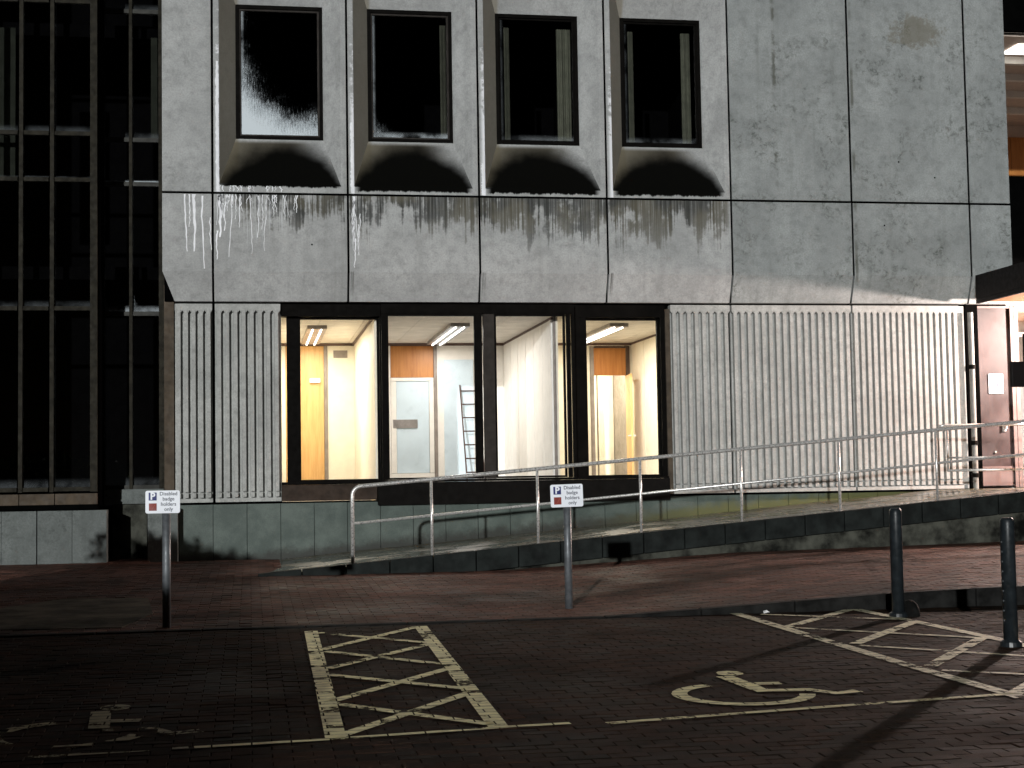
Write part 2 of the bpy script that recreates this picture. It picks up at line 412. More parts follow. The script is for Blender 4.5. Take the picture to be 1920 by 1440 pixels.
BL, BW = .21, .105
def brick_verts(x0, x1, y0, y1, zf, th=.05, ch=.004, jit=.002):
    j = random.uniform(-jit, jit); tx = random.uniform(-.002, .002); ty = random.uniform(-.0014, .0014)
    g2 = .0017
    x0 += g2; x1 -= g2; y0 += g2; y1 -= g2
    V = []
    for (dx, zz) in ((0, -th), (0, -ch), (ch, 0)):
        for k, (a, b) in enumerate(((x0+dx, y0+dx), (x1-dx, y0+dx), (x1-dx, y1-dx), (x0+dx, y1-dx))):
            V.append((a, b, zf(a, b)+zz+j+(tx if k in (0, 3) else -tx)+(ty if k < 2 else -ty)))
    return V
BF = []
for L in (0, 4):
    for k in range(4): BF.append((L+k, L+(k+1) % 4, L+4+(k+1) % 4, L+4+k))
BF.append((8, 9, 10, 11))
pk = MB()
pk.quad((-6, 3, gz(0, 3)-.045), (12, 3, gz(0, 3)-.045), (12, 13.99, gz(0, 13.99)-.045), (-6, 13.99, gz(0, 13.99)-.045))
parking = pk.build('parking_area', 'asph'); tag(parking, None, kind='structure')
cells = []
for r in range(int(3.4/BW), int(13.97/BW)):
    y0 = r*BW; off = (r % 2)*.5*BL
    c0 = int(-4.2/BL)
    for c in range(c0, int(10.5/BL)):
        x0 = c*BL - off
        cells.append((x0, y0))
def screen(p):
    v = Vector(p)-EYE; d = v.dot(fwd); return 512+1541*v.dot(rx)/d, 384-1541*v.dot(ux)/d, d
near = []
rest = []
for (x0, y0) in cells:
    sx, sy, d = screen((x0+BL/2, y0+BW/2, gz(0, y0)))
    if 20 < sx < 1004 and 0 < sy < 762: near.append((d, x0, y0))
    else: rest.append((x0, y0))
near.sort(); rest += [(a, b) for _, a, b in near[300:]]; near = near[:300]
variants = []
for i in range(10):
    q = MB(); q.v = brick_verts(0, BL, 0, BW, lambda x, y: .0175*y); q.f = list(BF)
    me = q.mesh('paver'); me.materials.append(M['paver']); variants.append(me)
for i, (_, x0, y0) in enumerate(near):
    o = bpy.data.objects.new('paver', random.choice(variants)); col.objects.link(o); o.location = (x0, y0, gz(0, y0)); o.parent = parking
q = MB()
for (x0, y0) in rest:
    b = len(q.v); q.v += brick_verts(x0, x0+BL, y0, y0+BW, gz); q.f += [tuple(b+i for i in f) for f in BF]
o = q.build('paver_field', 'paver', parking); tag(o, None, kind='stuff')

# kerb
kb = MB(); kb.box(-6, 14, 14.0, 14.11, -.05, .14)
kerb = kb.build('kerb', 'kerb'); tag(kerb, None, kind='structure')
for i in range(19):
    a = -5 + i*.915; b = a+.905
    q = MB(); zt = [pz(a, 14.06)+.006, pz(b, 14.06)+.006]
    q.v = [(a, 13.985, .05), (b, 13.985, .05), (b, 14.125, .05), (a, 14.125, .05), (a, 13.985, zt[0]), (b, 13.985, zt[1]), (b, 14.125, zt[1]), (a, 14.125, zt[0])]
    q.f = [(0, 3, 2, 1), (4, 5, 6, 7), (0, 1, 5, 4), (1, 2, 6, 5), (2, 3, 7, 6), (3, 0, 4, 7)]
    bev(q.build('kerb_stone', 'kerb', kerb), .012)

# pavement of red bricks up to the ramp and building
pm = MB()
for i in range(24):
    a = -6+i; b = a+1
    pm.quad((a, 14.12, pz(a, 14.12)-.045), (b, 14.12, pz(b, 14.12)-.045), (b, 24.4, pz(b, 24.4)-.045), (a, 24.4, pz(a, 24.4)-.045))
pave = pm.build('pavement', 'asph'); tag(pave, None, kind='structure')
q = MB()
for r in range(int((24.3-14.13)/BW)):
    y0 = 14.13+r*BW; off = (r % 2)*.5*BL
    x1m = 13.8 if y0 < 19.85 else (-1.5 if y0 > 23.1 else .55)
    for c in range(int(-5.4/BL), int(x1m/BL)):
        x0 = c*BL-off
        b = len(q.v); q.v += brick_verts(x0, x0+BL, y0, y0+BW, pz); q.f += [tuple(b+i for i in f) for f in BF]
o = q.build('brick_field', 'paver2', pave); tag(o, None, kind='stuff')
q = MB(); q.prism([(-2.6, 14.55), (-1.15, 14.4), (-.95, 15.6), (-1.1, 17.3), (-2.0, 17.5), (-2.75, 16.2)], 'z', 0, 1)  # flat pale sheet imitating a patch of light on the pavement
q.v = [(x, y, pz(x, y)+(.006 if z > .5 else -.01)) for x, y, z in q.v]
tag(q.build('lit_ground_patch', 'patch'), 'pale patch painted in for light falling on the brick pavement beside the glazed wing', kind='structure')

# painted markings -------------------------------------------------
def stroke(q, pts, wd):
    P = [Vector((a, b)) for a, b in pts]
    L = []; Rr = []
    for i, p in enumerate(P):
        t = (P[min(i+1, len(P)-1)]-P[max(i-1, 0)]).normalized(); nn = Vector((-t.y, t.x))*wd/2
        L.append(p+nn); Rr.append(p-nn)
    for i in range(len(P)-1):
        # subdivide so that the sheet follows the paving
        q.quad(*[(v.x, v.y, gz(v.x, v.y)+.0068) for v in (L[i], Rr[i], Rr[i+1], L[i+1])])
def marking(name, strokes, label, mat='paint', group=None):
    q = MB()
    for k, (pts, wd) in enumerate(strokes):
        b = len(q.v); stroke(q, pts, wd)
        for i in range(b, len(q.v)):
            x, y, z = q.v[i]; q.v[i] = (x, y, z+.0006*(k % 7))
    return tag(q.build(name, mat), label, None, group, kind='structure')
marking('hatched_marking', [([(.515, 13.66), (.45, 8.5)], .115), ([(1.485, 13.76), (1.365, 8.62)], .115),
    ([(.57, 13.5), (1.42, 12.54)], .088), ([(.55, 12.33), (1.46, 13.72)], .088), ([(.57, 12.22), (1.4, 11.22)], .088), ([(.54, 11.23), (1.42, 12.45)], .088),
    ([(.53, 10.92), (1.38, 10.05)], .088), ([(.49, 9.77), (1.4, 11.05)], .088), ([(.5, 9.68), (1.35, 8.72)], .088), ([(.46, 8.55), (1.4, 9.92)], .088)],
    'yellow hatched strip of crossed lines between the two signed bays')
marking('hatched_marking', [([(4.47, 14.0), (4.57, 10.23), (4.64, 8.85)], .11), ([(5.66, 13.98), (5.76, 12.84), (5.85, 11.62), (5.9, 9.1)], .11),
    ([(4.54, 12.78), (5.62, 14.0)], .10), ([(4.66, 11.55), (5.76, 12.87)], .10), ([(4.68, 10.24), (5.78, 11.65)], .10), ([(4.66, 9.0), (5.8, 10.3)], .10),
    ([(4.66, 13.8), (5.7, 13.04)], .065), ([(4.6, 12.72), (5.86, 11.56)], .065), ([(4.66, 11.46), (5.86, 10.3)], .065), ([(4.68, 10.05), (5.88, 9.2)], .065)],
    'pale hatched strip of crossed lines beside the dark bollards', 'paint_w')
marking('bay_line', [([(-.30, 8.43), (.40, 8.49), (1.42, 8.63), (1.78, 8.66)], .06)], 'broken yellow line along the foot of the yellow hatched strip')
marking('bay_line', [([(-1.9, 8.28), (-.9, 8.38), (-.33, 8.43)], .06)], 'shade-dimmed line closing the unlit bay before the glazed wing', 'paint_dim')
marking('bay_line', [([(1.98, 8.6), (3.2, 8.80), (4.74, 9.02), (6.5, 9.25)], .065)], 'broken yellow line under the bright wheelchair symbol')
def symbol(ox, oy, label, mat='paint_s'):
    c = (3.05, 9.42); arc = []
    for i in range(21):
        t = R(106 + i*(345-106)/20); arc.append((c[0]+.40*math.cos(t), c[1]+.40*math.sin(t)))
    head = [(3.235+.055*math.cos(R(a)), 10.28+.075*math.sin(R(a))) for a in range(0, 361, 40)]
    S = [(arc, .10), ([(3.16, 10.16), (3.21, 9.46)], .12), (head, .08), ([(3.19, 9.79), (3.42, 9.77)], .10), ([(3.18, 9.5), (3.5, 9.46), (3.62, 9.28), (3.78, 9.34)], .10)]
    S = [([(x+ox, y+oy) for x, y in p], wd) for p, wd in S]
    return marking('wheelchair_symbol', S, label, mat)
symbol(0, 0, 'yellow wheelchair symbol painted in the bay beside the dark bollards')
symbol(-4.06, -.42, 'wheelchair symbol in paint dimmed for the unlit bay before the glazed wing', 'paint_dim')

# ================================================================== RAMP
rm = MB()
xs = [.05, 11.06, 16.0]
prof = [(.05, .2), (16, .2), (16, 1.14), (11.06, 1.14), (.05, dz(.05)-.06)]
rm.prism(prof, 'y', 19.98, 23.70)
ramp = rm.build('ramp', 'rwall'); tag(ramp, None, kind='structure')
smesh = {}
def slab_obj(x0, x1, y0, y1):
    q = MB(); ch = .006
    z = lambda x: dz(x)
    jt = random.uniform(-.003, .003); g2 = .004
    a, b, c, d = x0+g2, x1-g2, y0+g2, y1-g2
    q.v = [(a, c, z(a)-.05), (b, c, z(b)-.05), (b, d, z(b)-.05), (a, d, z(a)-.05), (a, c, z(a)+jt), (b, c, z(b)+jt), (b, d, z(b)+jt), (a, d, z(a)+jt)]
    q.f = [(0, 3, 2, 1), (4, 5, 6, 7), (0, 1, 5, 4), (1, 2, 6, 5), (2, 3, 7, 6), (3, 0, 4, 7)]
    return q.build('paving_slab', 'slab', ramp)
nx = int((13.55-.25)/.75)
for i in range(nx):
    for j in range(6):
        x0 = .25+i*.75 + (.0 if j % 2 == 0 else .375)
        slab_obj(x0, x0+.75, 20.03+j*.61, 20.03+(j+1)*.61)
        if i == 0 and j % 2: slab_obj(.25, .625, 20.03+j*.61, 20.03+(j+1)*.61)
# edging blocks and low retaining wall along the outer side
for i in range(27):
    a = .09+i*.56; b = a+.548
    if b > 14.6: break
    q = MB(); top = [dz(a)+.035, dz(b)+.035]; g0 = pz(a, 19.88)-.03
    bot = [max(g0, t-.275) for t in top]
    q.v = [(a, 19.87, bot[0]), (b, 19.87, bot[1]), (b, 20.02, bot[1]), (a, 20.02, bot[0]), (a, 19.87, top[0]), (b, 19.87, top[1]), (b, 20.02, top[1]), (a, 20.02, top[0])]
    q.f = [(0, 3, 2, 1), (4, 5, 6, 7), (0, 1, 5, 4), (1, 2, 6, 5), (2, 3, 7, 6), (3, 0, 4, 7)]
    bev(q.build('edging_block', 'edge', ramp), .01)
q = MB(); q.prism([(3.4, .25), (16, .25), (16, .97), (11.06, .96), (3.4, dz(3.4)-.24)], 'y', 19.93, 19.978)
q.build('retaining_wall', 'rwall', ramp)

# ================================================================== MAIN BUILDING
bld = thing('office_building', 'grey precast concrete office block with ribbed panels and deep splayed windows', 'building', (5.6, 23.5, .3))
def P(o): # keep world placement when parenting to an empty that is not at the origin
    o.matrix_parent_inverse = Matrix.Translation(bld.location).inverted() if o.parent is bld else Matrix()
    return o
def part(q, name, mat, loc=None, parent=None, bevel=0):
    o = q.build(name, mat, parent or bld, loc)
    if (parent or bld) is bld: o.matrix_parent_inverse = Matrix.Translation(bld.location).inverted()
    if bevel: bev(o, bevel)
    return o
def pbox(name, mat, *a, **k): return part(MB().box(*a), name, mat, **k)
YU = 23.5
J = [-.535+2.0375*i for i in range(7)]
GAP = .017
ZJ = 5.875
# window panels (upper row)
ZT = 10.6
for i in range(4):
    xc = (J[i]+J[i+1])/2; hw = 2.0375/2-GAP
    q = MB()
    zb, zt = GAP, ZT-ZJ
    O = [(-hw, zb), (hw, zb), (hw, zt), (-hw, zt)]
    S = [(-.92, .125), (.92, .125), (.92, 3.78), (-.92, 3.78)]
    I = [(-.67, .91), (.67, .91), (.67, 3.02), (-.67, 3.02)]
    for k in range(4):
        l = (k+1) % 4
        q.quad((O[k][0], 0, O[k][1]), (O[l][0], 0, O[l][1]), (S[l][0], 0, S[l][1]), (S[k][0], 0, S[k][1]))
        q.quad((S[k][0], 0, S[k][1]), (S[l][0], 0, S[l][1]), (I[l][0], .35, I[l][1]), (I[k][0], .35, I[k][1]))
        q.quad((I[k][0], .35, I[k][1]), (I[l][0], .35, I[l][1]), (I[l][0], .5, I[l][1]), (I[k][0], .5, I[k][1]))
        q.quad((O[k][0], 0, O[k][1]), (O[l][0], 0, O[l][1]), (O[l][0], .2, O[l][1]), (O[k][0], .2, O[k][1]))
    part(q, 'window_panel', 'conc_w', (xc, YU, ZJ))
    # window
    f = MB(); x0, x1, z0, z1 = xc-.667, xc+.667, ZJ+.914, ZJ+3.016; t = .05
    for a in ((x0, x1, z0, z0+t), (x0, x1, z1-t, z1), (x0, x0+t, z0+t, z1-t), (x1-t, x1, z0+t, z1-t)): f.box(a[0], a[1], YU+.355, YU+.46, a[2], a[3])
    wn_ = part(f, 'window', 'bronze')
    f = MB(); t0, t1 = .05, .078
    for a in ((x0+t0, x1-t0, z0+t0, z0+t1), (x0+t0, x1-t0, z1-t1, z1-t0), (x0+t0, x0+t1, z0+t1, z1-t1), (x1-t1, x1-t0, z0+t1, z1-t1)): f.box(a[0], a[1], YU+.385, YU+.44, a[2], a[3])
    fb = f.build('glazing_bead', 'bronze_l' if i < 2 else 'bronze', wn_)
    pn = MB().box(x0+t1, x1-t1, YU+.41, YU+.418, z0+t1, z1-t1).build('pane', ['pane_c1', 'pane_c2', 'pane_d', 'pane_d'][i], wn_)
    if i >= 1:
        for (a, b) in [None, ((.50, .60),), ((-.50, -.41), (.36, .60)), ((-.49, -.40), (.40, .56))][i]:
            c = MB(); N = 24
            pr = [(xc+a+(b-a)*k/N, YU+.56+.018*math.sin(k*1.9)) for k in range(N+1)]
            for k in range(N):
                (p0, q0), (p1, q1) = pr[k], pr[k+1]
                c.quad((p0, q0, z0+.09), (p1, q1, z0+.09), (p1, q1, z1-.16), (p0, q0, z1-.16))
                c.quad((p0, q0+.012, z0+.09), (p1, q1+.012, z0+.09), (p1, q1+.012, z1-.16), (p0, q0+.012, z1-.16))
            part(c, 'curtain', 'curt')
# plain upper panels
def flat_panel(x0, x1, z0, z1, mat, name='concrete_panel'):
    return part(MB().box(x0, x1, YU, YU+.2, z0, z1), name, mat, bevel=.008)
flat_panel(-1.28, J[0]-GAP, ZJ+GAP, ZT, 'conc')
flat_panel(J[4]+GAP, J[5]-GAP, ZJ+GAP, ZT, 'conc_r')
flat_panel(J[5]+GAP, J[6]-GAP, ZJ+GAP, ZT, 'conc_r')
flat_panel(J[6]+GAP, 12.41, ZJ+GAP, ZT, 'conc_r')
# spandrel panels with a canted foot
def spandrel(x0, x1, hipL=0, hipR=0, mat='conc_s'):
    q = MB(); zt, zc, zb = ZJ-GAP, 4.68, 4.245; d = .17
    a0, a1 = x0+hipL, x1-hipR
    F = [(x0, YU, zt), (x1, YU, zt), (x1, YU, zc), (x0, YU, zc)]
    q.quad(*F)
    q.quad((x0, YU, zc), (x1, YU, zc), (a1, YU+d, zb), (a0, YU+d, zb))
    q.quad((a0, YU+d, zb), (a1, YU+d, zb), (a1, YU+.3, zb), (a0, YU+.3, zb))
    q.quad((x0, YU, zt), (x1, YU, zt), (x1, YU+.3, zt), (x0, YU+.3, zt))
    for x, a in ((x0, a0), (x1, a1)):
        q.quad((x, YU, zt), (x, YU+.3, zt), (x, YU+.3, zc), (x, YU, zc))
        q.quad((x, YU, zc), (x, YU+.3, zc), (a, YU+.3, zb), (a, YU+d, zb))
    part(q, 'spandrel_panel', mat, bevel=.006)
spandrel(-1.28, J[0]-GAP, hipL=.17)
for i in range(4): spandrel(J[i]+GAP, J[i+1]-GAP)
for i in (4, 5): spandrel(J[i]+GAP, J[i+1]-GAP, mat='conc_r')
spandrel(J[6]+GAP, 12.41, mat='conc_r')
# tie holes
for (x, z) in ((10.48, 6.55), (11.1, 6.3), (10.2, 5.5), (.95, 5.1)):
    q = MB(); q.tube([(x, YU-.002, z), (x, YU+.03, z)], .014, 10); part(q, 'tie_hole', 'black')
# lime runs
def run(x, z0, z1, wd, amp=.02, seed=1):
    rnd = random.Random(seed); q = MB(); N = 14; L = []; xx = x
    for k in range(N+1):
        xx += rnd.uniform(-amp, amp)*.5; wk = wd*(1-.55*k/N)*rnd.uniform(.7, 1.2)
        L.append((xx-wk/2, xx+wk/2, z0+(z1-z0)*k/N))
    for k in range(N):
        a, b = L[k], L[k+1]
        q.quad((a[0], YU-.003, a[2]), (a[1], YU-.003, a[2]), (b[1], YU-.003, b[2]), (b[0], YU-.003, b[2]))
        for s_ in (0, 1): q.quad((a[s_], YU-.003, a[2]), (a[s_], YU+.001, a[2]), (b[s_], YU+.001, b[2]), (b[s_], YU-.003, b[2]))
    part(q, 'lime_run', 'lime')
rr_ = random.Random(12)
extra = [(rr_.uniform(-.46, .75), 5.855, 5.84-abs(rr_.gauss(0, .32))-.06, rr_.uniform(.008, .02)) for _ in range(26)] + [(rr_.uniform(-.42, .5), 5.99, 5.90, rr_.uniform(.008, .022)) for _ in range(18)] + [(rr_.uniform(1.56, 1.7), rr_.uniform(5.3, 5.85), rr_.uniform(4.8, 5.3), .012) for _ in range(6)]
for k, (x, z0, z1, wd) in enumerate(((-.955, 5.85, 4.98, .026), (-.875, 5.85, 5.35, .022), (-.82, 5.85, 4.98, .05), (-.68, 5.83, 4.72, .028), (-.565, 5.5, 5.0, .02),
        (-.435, 5.85, 5.2, .06), (-.47, 5.3, 4.86, .026), (-.33, 5.84, 5.3, .03), (-.24, 5.84, 4.9, .016), (-.12, 5.84, 5.35, .02), (0.02, 5.84, 4.95, .014), (.15, 5.84, 5.2, .018), (.27, 5.84, 5.0, .012),
        (1.60, 5.85, 5.15, .035), (1.62, 5.2, 4.75, .022)) + tuple(extra)):
    run(x, z0, z1, wd, seed=k)
def bloom(x, z0, z1, seed):
    rnd = random.Random(seed); q = MB(); N = 40; L = []
    for k in range(N+1):
        t = k/N; L.append((x-.02*rnd.random()-.012, x+.012+.022*rnd.random()*(1-t*.6), z0+(z1-z0)*t))
    for k in range(N):
        a, b = L[k], L[k+1]
        q.quad((a[0], YU-.0035, a[2]), (a[1], YU-.0035, a[2]), (b[1], YU-.0035, b[2]), (b[0], YU-.0035, b[2]))
        for s_ in (0, 1): q.quad((a[s_], YU-.0035, a[2]), (a[s_], YU+.001, a[2]), (b[s_], YU+.001, b[2]), (b[s_], YU-.0035, b[2]))
    part(q, 'lime_run', 'lime')
bloom(J[0]+1.01875-.945, 5.9, 7.9, 31); bloom(J[1]+1.01875-.95, 5.9, 7.0, 32); bloom(J[2]+1.01875-.955, 5.9, 6.4, 33)

# backing wall: closes the joints, with openings left for windows
def backing(x0, x1, z0, z1, y0=YU+.19, y1=YU+.34): pbox('backing_wall', 'black', x0, x1, y0, y1, z0, z1)
backing(-1.26, J[0]+.1, 4.25, ZT); backing(J[4]-.1, 12.39, 4.25, ZT)
for x in J:
    pbox('joint_seal', 'black', x-GAP+.0005, x+GAP-.0005, YU+.018, YU+.19, ZJ+GAP, ZT)
    pbox('joint_seal', 'black', x-GAP+.0005, x+GAP-.0005, YU+.018, YU+.19, 4.68, ZJ-GAP)
pbox('joint_seal', 'black', -1.275, 12.405, YU+.018, YU+.19, ZJ-GAP+.0005, ZJ+GAP-.0005)
for i in range(4):
    xc = (J[i]+J[i+1])/2
    if i: backing(J[i]-.10, J[i]+.10, ZJ-.3, ZT)
backing(J[0]+.11, J[4]-.11, 4.255, ZJ-.31); backing(J[0]+.11, J[4]-.11, ZJ-.3, ZJ+.05, YU+.205, YU+.33)
# dark upper floor behind the windows
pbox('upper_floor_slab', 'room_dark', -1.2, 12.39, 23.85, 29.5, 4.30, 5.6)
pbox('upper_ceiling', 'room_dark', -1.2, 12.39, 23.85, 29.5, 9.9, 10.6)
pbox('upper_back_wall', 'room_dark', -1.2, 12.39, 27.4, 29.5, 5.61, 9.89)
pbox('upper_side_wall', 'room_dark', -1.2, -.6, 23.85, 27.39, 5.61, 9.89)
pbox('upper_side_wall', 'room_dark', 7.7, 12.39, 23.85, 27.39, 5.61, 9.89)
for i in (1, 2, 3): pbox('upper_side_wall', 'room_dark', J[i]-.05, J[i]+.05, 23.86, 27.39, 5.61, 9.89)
pbox('parapet', 'conc', -1.26, 12.39, YU+.05, 29.5, 10.62, 11.2)

# ribbed ground-floor panels
YR = 23.70
def ribbed(x0, x1, nr, chamfR=0, name='ribbed_panel'):
    q = MB(); z0, z1 = 1.205, 4.212; dp = .088
    q.box(x0, x1, YR+dp, YR+.14, z0, z1)                       # backing plate
    q.box(x0, x1-chamfR, YR, YR+dp-.001, 4.115, z1)                    # head band
    q.box(x0, x1-chamfR, YR, YR+dp-.001, z0, 1.258)                    # foot band
    W = x1-x0-chamfR; p = W/nr
    for k in range(nr):
        c = x0+p*(k+.5); a, b = .029, .033
        def rib(za, zb_):
            q.prism([(c-b, YR+dp+.002), (c-a, YR+.002), (c+a, YR+.002), (c+b, YR+dp+.002)], 'z', za, zb_)
        rib(1.362, 4.118); rib(1.276, 1.345)
        # pointed head of each groove
        for s_ in (-1, 1):
            q.prism([(c+s_*b*.95, 4.116), (c+s_*(p/2), 4.116), (c+s_*b*.95, 4.075)], 'y', YR+.003, YR+dp)
    part(q, name, 'rib')
ribbed(-1.11, J[0]-.02, 5); ribbed(J[0]+.02, .468, 8); ribbed(6.625, J[4]-.004, 8); ribbed(J[4]+.028, J[5]+.008, 17); ribbed(J[5]+.04, 11.66, 17, .13)
pbox('return_strip', 'ret', 6.545, 6.62, YR+.03, YR+.3, 1.21, 4.15)
pbox('panel_backing', 'black', -1.14, .48, YR+.141, YR+.3, 1.0, 4.24); pbox('panel_backing', 'black', 6.55, 11.72, YR+.141, YR+.16, 1.0, 4.24)
pbox('corner_return', 'ret', -1.27, -1.125, YR+.05, YR+.28, 1.15, 4.5)
# plinth slabs of green stone
k = 0
x = -1.06
while x < 11.6:
    x1 = min(x+.505, 11.68)
    zb = max(.26, dz((x+x1)/2)-.06)
    if zb < 1.12:
        pbox('plinth_slab', 'plinth', x+.004, x1-.004, 23.755+random.uniform(-.002, .002), 23.80, zb, 1.168)
    x = x1
pbox('plinth_backing', 'black', -1.07, 11.7, 23.801, 23.9, .2, 1.19)

# ground-floor windows ------------------------------------------------
YW = 23.92
pbox('window_head', 'bronze', .485, 2.02, YR+.06, YW+.06, 4.03, 4.215); pbox('window_head', 'bronze', 5.06, 6.545, YR+.06, YW+.06, 4.02, 4.215)
pbox('apron', 'apron', .475, 1.92, 23.73, YW+.05, 1.20, 1.445); pbox('apron', 'apron_d', 1.93, 6.545, 23.66, YW+.05, 1.115, 1.455)
pbox('window_sill', 'bronze', .475, 2.02, 23.70, YW+.05, 1.446, 1.49); pbox('window_sill', 'bronze', 5.06, 6.545, 23.70, YW+.05, 1.456, 1.49)
def gwin(x0, x1, z0, z1, y, name='window', mat='bronze', t=.03):
    f = MB()
    for a in ((x0-t, x1+t, z0-t, z0), (x0-t, x1+t, z1, z1+t), (x0-t, x0, z0, z1), (x1, x1+t, z0, z1)): f.box(a[0], a[1], y-.03, y+.04, a[2], a[3])
    o = part(f, name, mat)
    MB().box(x0, x1, y, y+.008, z0, z1).build('pane', 'pane', o)
    return o
gwin(.775, 1.955, 1.52, 3.995, YW)
pbox('window_stile', 'bronze', .565, .744, YW-.02, YW+.05, 1.49, 4.03)
pbox('window_stile', 'bronze', 1.986, 2.05, YR+.07, YW+.06, 1.49, 4.03)
gwin(5.29, 6.445, 1.52, 3.985, YW)
pbox('window_stile', 'bronze', 6.476, 6.545, YR+.07, YW+.05, 1.49, 4.02)
pbox('window_stile', 'bronze', 5.07, 5.259, YR+.07, YW+.06, 1.49, 4.02)
# projecting middle bay of two panes
YB = 23.70
pbox('bay_head', 'bronze', 2.0, 5.05, YB-.05, YW+.05, 4.06, 4.21); pbox('bay_sill', 'bronze', 2.0, 5.05, YB-.05, YW+.05, 1.457, 1.495)
gwin(2.115, 3.455, 1.528, 4.03, YB); gwin(3.80, 4.87, 1.528, 4.03, YB)
pbox('bay_mullion', 'bronze', 2.01, 2.084, YB-.035, YB+.06, 1.496, 4.06)
pbox('bay_mullion', 'bronze', 3.486, 3.575, YB-.035, YB+.08, 1.496, 4.06)
pbox('bay_mullion', 'bronze_l', 3.60, 3.769, YB-.035, YB+.08, 1.496, 4.06)
pbox('bay_mullion', 'bronze', 4.925, 4.985, YB-.035, YB+.05, 1.496, 4.06)
pbox('bay_mullion', 'bronze', 5.005, 5.05, YB-.045, YB+.05, 1.496, 4.06)

# rooms ------------------------------------------------------------------
ZF, ZC, YBK = 1.18, 4.055, 28.75
XA, XB, XC = 1.925, 4.78, 7.27            # right-hand wall of each room
pbox('room_floor', 'floor', .3, 7.7, YW+.07, 31.4, ZF-.2, ZF)
pbox('ceiling_slab', 'room_dark', .3, 7.7, YW+.10, 31.4, ZC+.03, 4.28)
for (xa, xb) in ((.42, XA-.005), (XA+.075, XB-.005), (XB+.07, XC-.005)):
    y = YW+.06
    while y < YBK-.02:
        y1 = min(y+.62, YBK-.005); xx = xa
        while xx < xb-.01:
            x1 = min(xx+.70, xb); pbox('ceiling_tile', 'ceil', xx+.004, x1-.004, y+.004, y1-.004, ZC, ZC+.02); xx = x1
        y = y1
def wall(mat, *a): return pbox('interior_wall', mat, *a)
pbox('ceiling_trim', 'trim', .42, XC-.01, YBK-.03, YBK-.005, ZC-.05, ZC-.003)
for x in (XA, XB, XC): pbox('ceiling_trim', 'trim', x-.035, x-.006, YW+.1, YBK-.04, ZC-.04, ZC-.003)
# room one
wall('cream', .30, .42, YW+.07, YBK+.1, ZF, ZC)
wall('cream', XA, XA+.07, YW+.07, YBK+.1, ZF, ZC)
d1 = pbox('interior_door', 'oak', .66, 1.36, YBK, YBK+.05, ZF, ZC-.055)
MB().box(1.10, 1.29, YBK-.07, YBK-.003, 3.32, 3.40).build('door_closer', 'signw', d1)
pbox('door_frame', 'frame_g', 1.365, 1.425, YBK-.03, YBK+.06, ZF, ZC-.055)
wall('cream', .42, .655, YBK, YBK+.1, ZF, ZC); wall('cream', 1.43, XA-.002, YBK, YBK+.1, ZF, ZC)
pbox('wall_grille', 'frame_g', 1.54, 1.80, YBK-.012, YBK-.002, 3.78, 3.92)
# room two
wall('white', XA+.072, 2.60, YBK, YBK+.1, ZF, ZC)
pbox('transom_panel', 'teak', 2.605, 3.41, YBK, YBK+.04, 3.41, ZC-.055)
pbox('door_frame', 'frame_g', 3.415, 3.475, YBK-.03, YBK+.06, ZF, ZC-.055)
d2 = pbox('interior_door', 'bluew', 2.71, 3.32, YBK+.02, YBK+.05, 1.62, 3.34)
f = MB()
for a in ((2.605, 3.41, 3.345, 3.405), (2.605, 3.41, ZF, 1.615), (2.605, 2.705, 1.62, 3.34), (3.325, 3.41, 1.62, 3.34)): f.box(a[0], a[1], YBK, YBK+.055, a[2], a[3])
f.build('door_leaf_frame', 'white', d2)
MB().box(2.64, 3.10, YBK-.002, YBK+.018, 2.46, 2.62).build('door_notice', 'louv', d2)
wall('white', 3.48, 4.18, YBK, YBK+.1, ZF, ZC); pbox('wall_panel', 'bluew', 3.60, 4.16, YBK-.02, YBK-.002, ZF, 3.74)
wall('white', 4.185, XB-.002, YBK, YBK+.1, ZF, ZC)
y = YBK-.005
while y > YW+.2:
    y0 = max(y-.78, YW+.08); pbox('wall_panel', 'white', XB-.03, XB-.002, y0+.013, y-.013, ZF, ZC-.045); y = y0
wall('frame_g', XB, XB+.03, YW+.07, YBK+.1, ZF, ZC)
# room three, with a door open to the corridor
wall('cream', XB+.032, XB+.065, YW+.07, YBK+.1, ZF, ZC)
wall('cream', XB+.07, 6.42, YBK, YBK+.1, ZF, ZC)
pbox('door_frame', 'frame_g', 6.425, 6.495, YBK-.03, YBK+.1, ZF, ZC-.055)
pbox('transom_panel', 'teak', 6.50, 7.13, YBK+.01, YBK+.05, 3.43, ZC-.10)
pbox('door_frame', 'frame_d', 7.135, 7.20, YBK-.03, YBK+.1, 3.41, ZC-.055); pbox('door_frame', 'frame_d', 6.50, 7.13, YBK-.02, YBK+.06, ZC-.098, ZC-.055)
wall('cream', 7.205, XC-.002, YBK, YBK+.1, ZF, ZC)
y = YBK-.005
while y > YW+.2:
    y0 = max(y-.95, YW+.08); pbox('wall_panel', 'cream', XC-.03, XC-.002, y0+.013, y-.013, ZF, ZC-.035); y = y0
wall('frame_g', XC, XC+.12, YW+.07, 31.4, ZF, ZC)
lf = MB().box(0, .74, -.02, .02, 0, 2.22); leaf = part(lf, 'interior_door', 'oak', (7.12, YBK-.06, ZF+.01)); leaf.rotation_euler = (0, 0, R(-97))
MB().box(.62, .72, -.07, .07, 1.05, 1.075).build('door_handle', 'steel', leaf)
x = 5.7
while x < 7.25:
    pbox('corridor_panel', 'cream', x+.02, min(x+.395, 7.26), 30.4, 30.43, ZF, 4.05); x += .41
wall('frame_g', 5.6, XC-.002, 30.44, 30.5, ZF, ZC)
wall('cream', 5.5, 5.6, YBK+.12, 30.5, ZF, ZC)
pbox('room_back', 'room_dark', .3, 5.49, YBK+.13, 31.4, ZF, ZC)
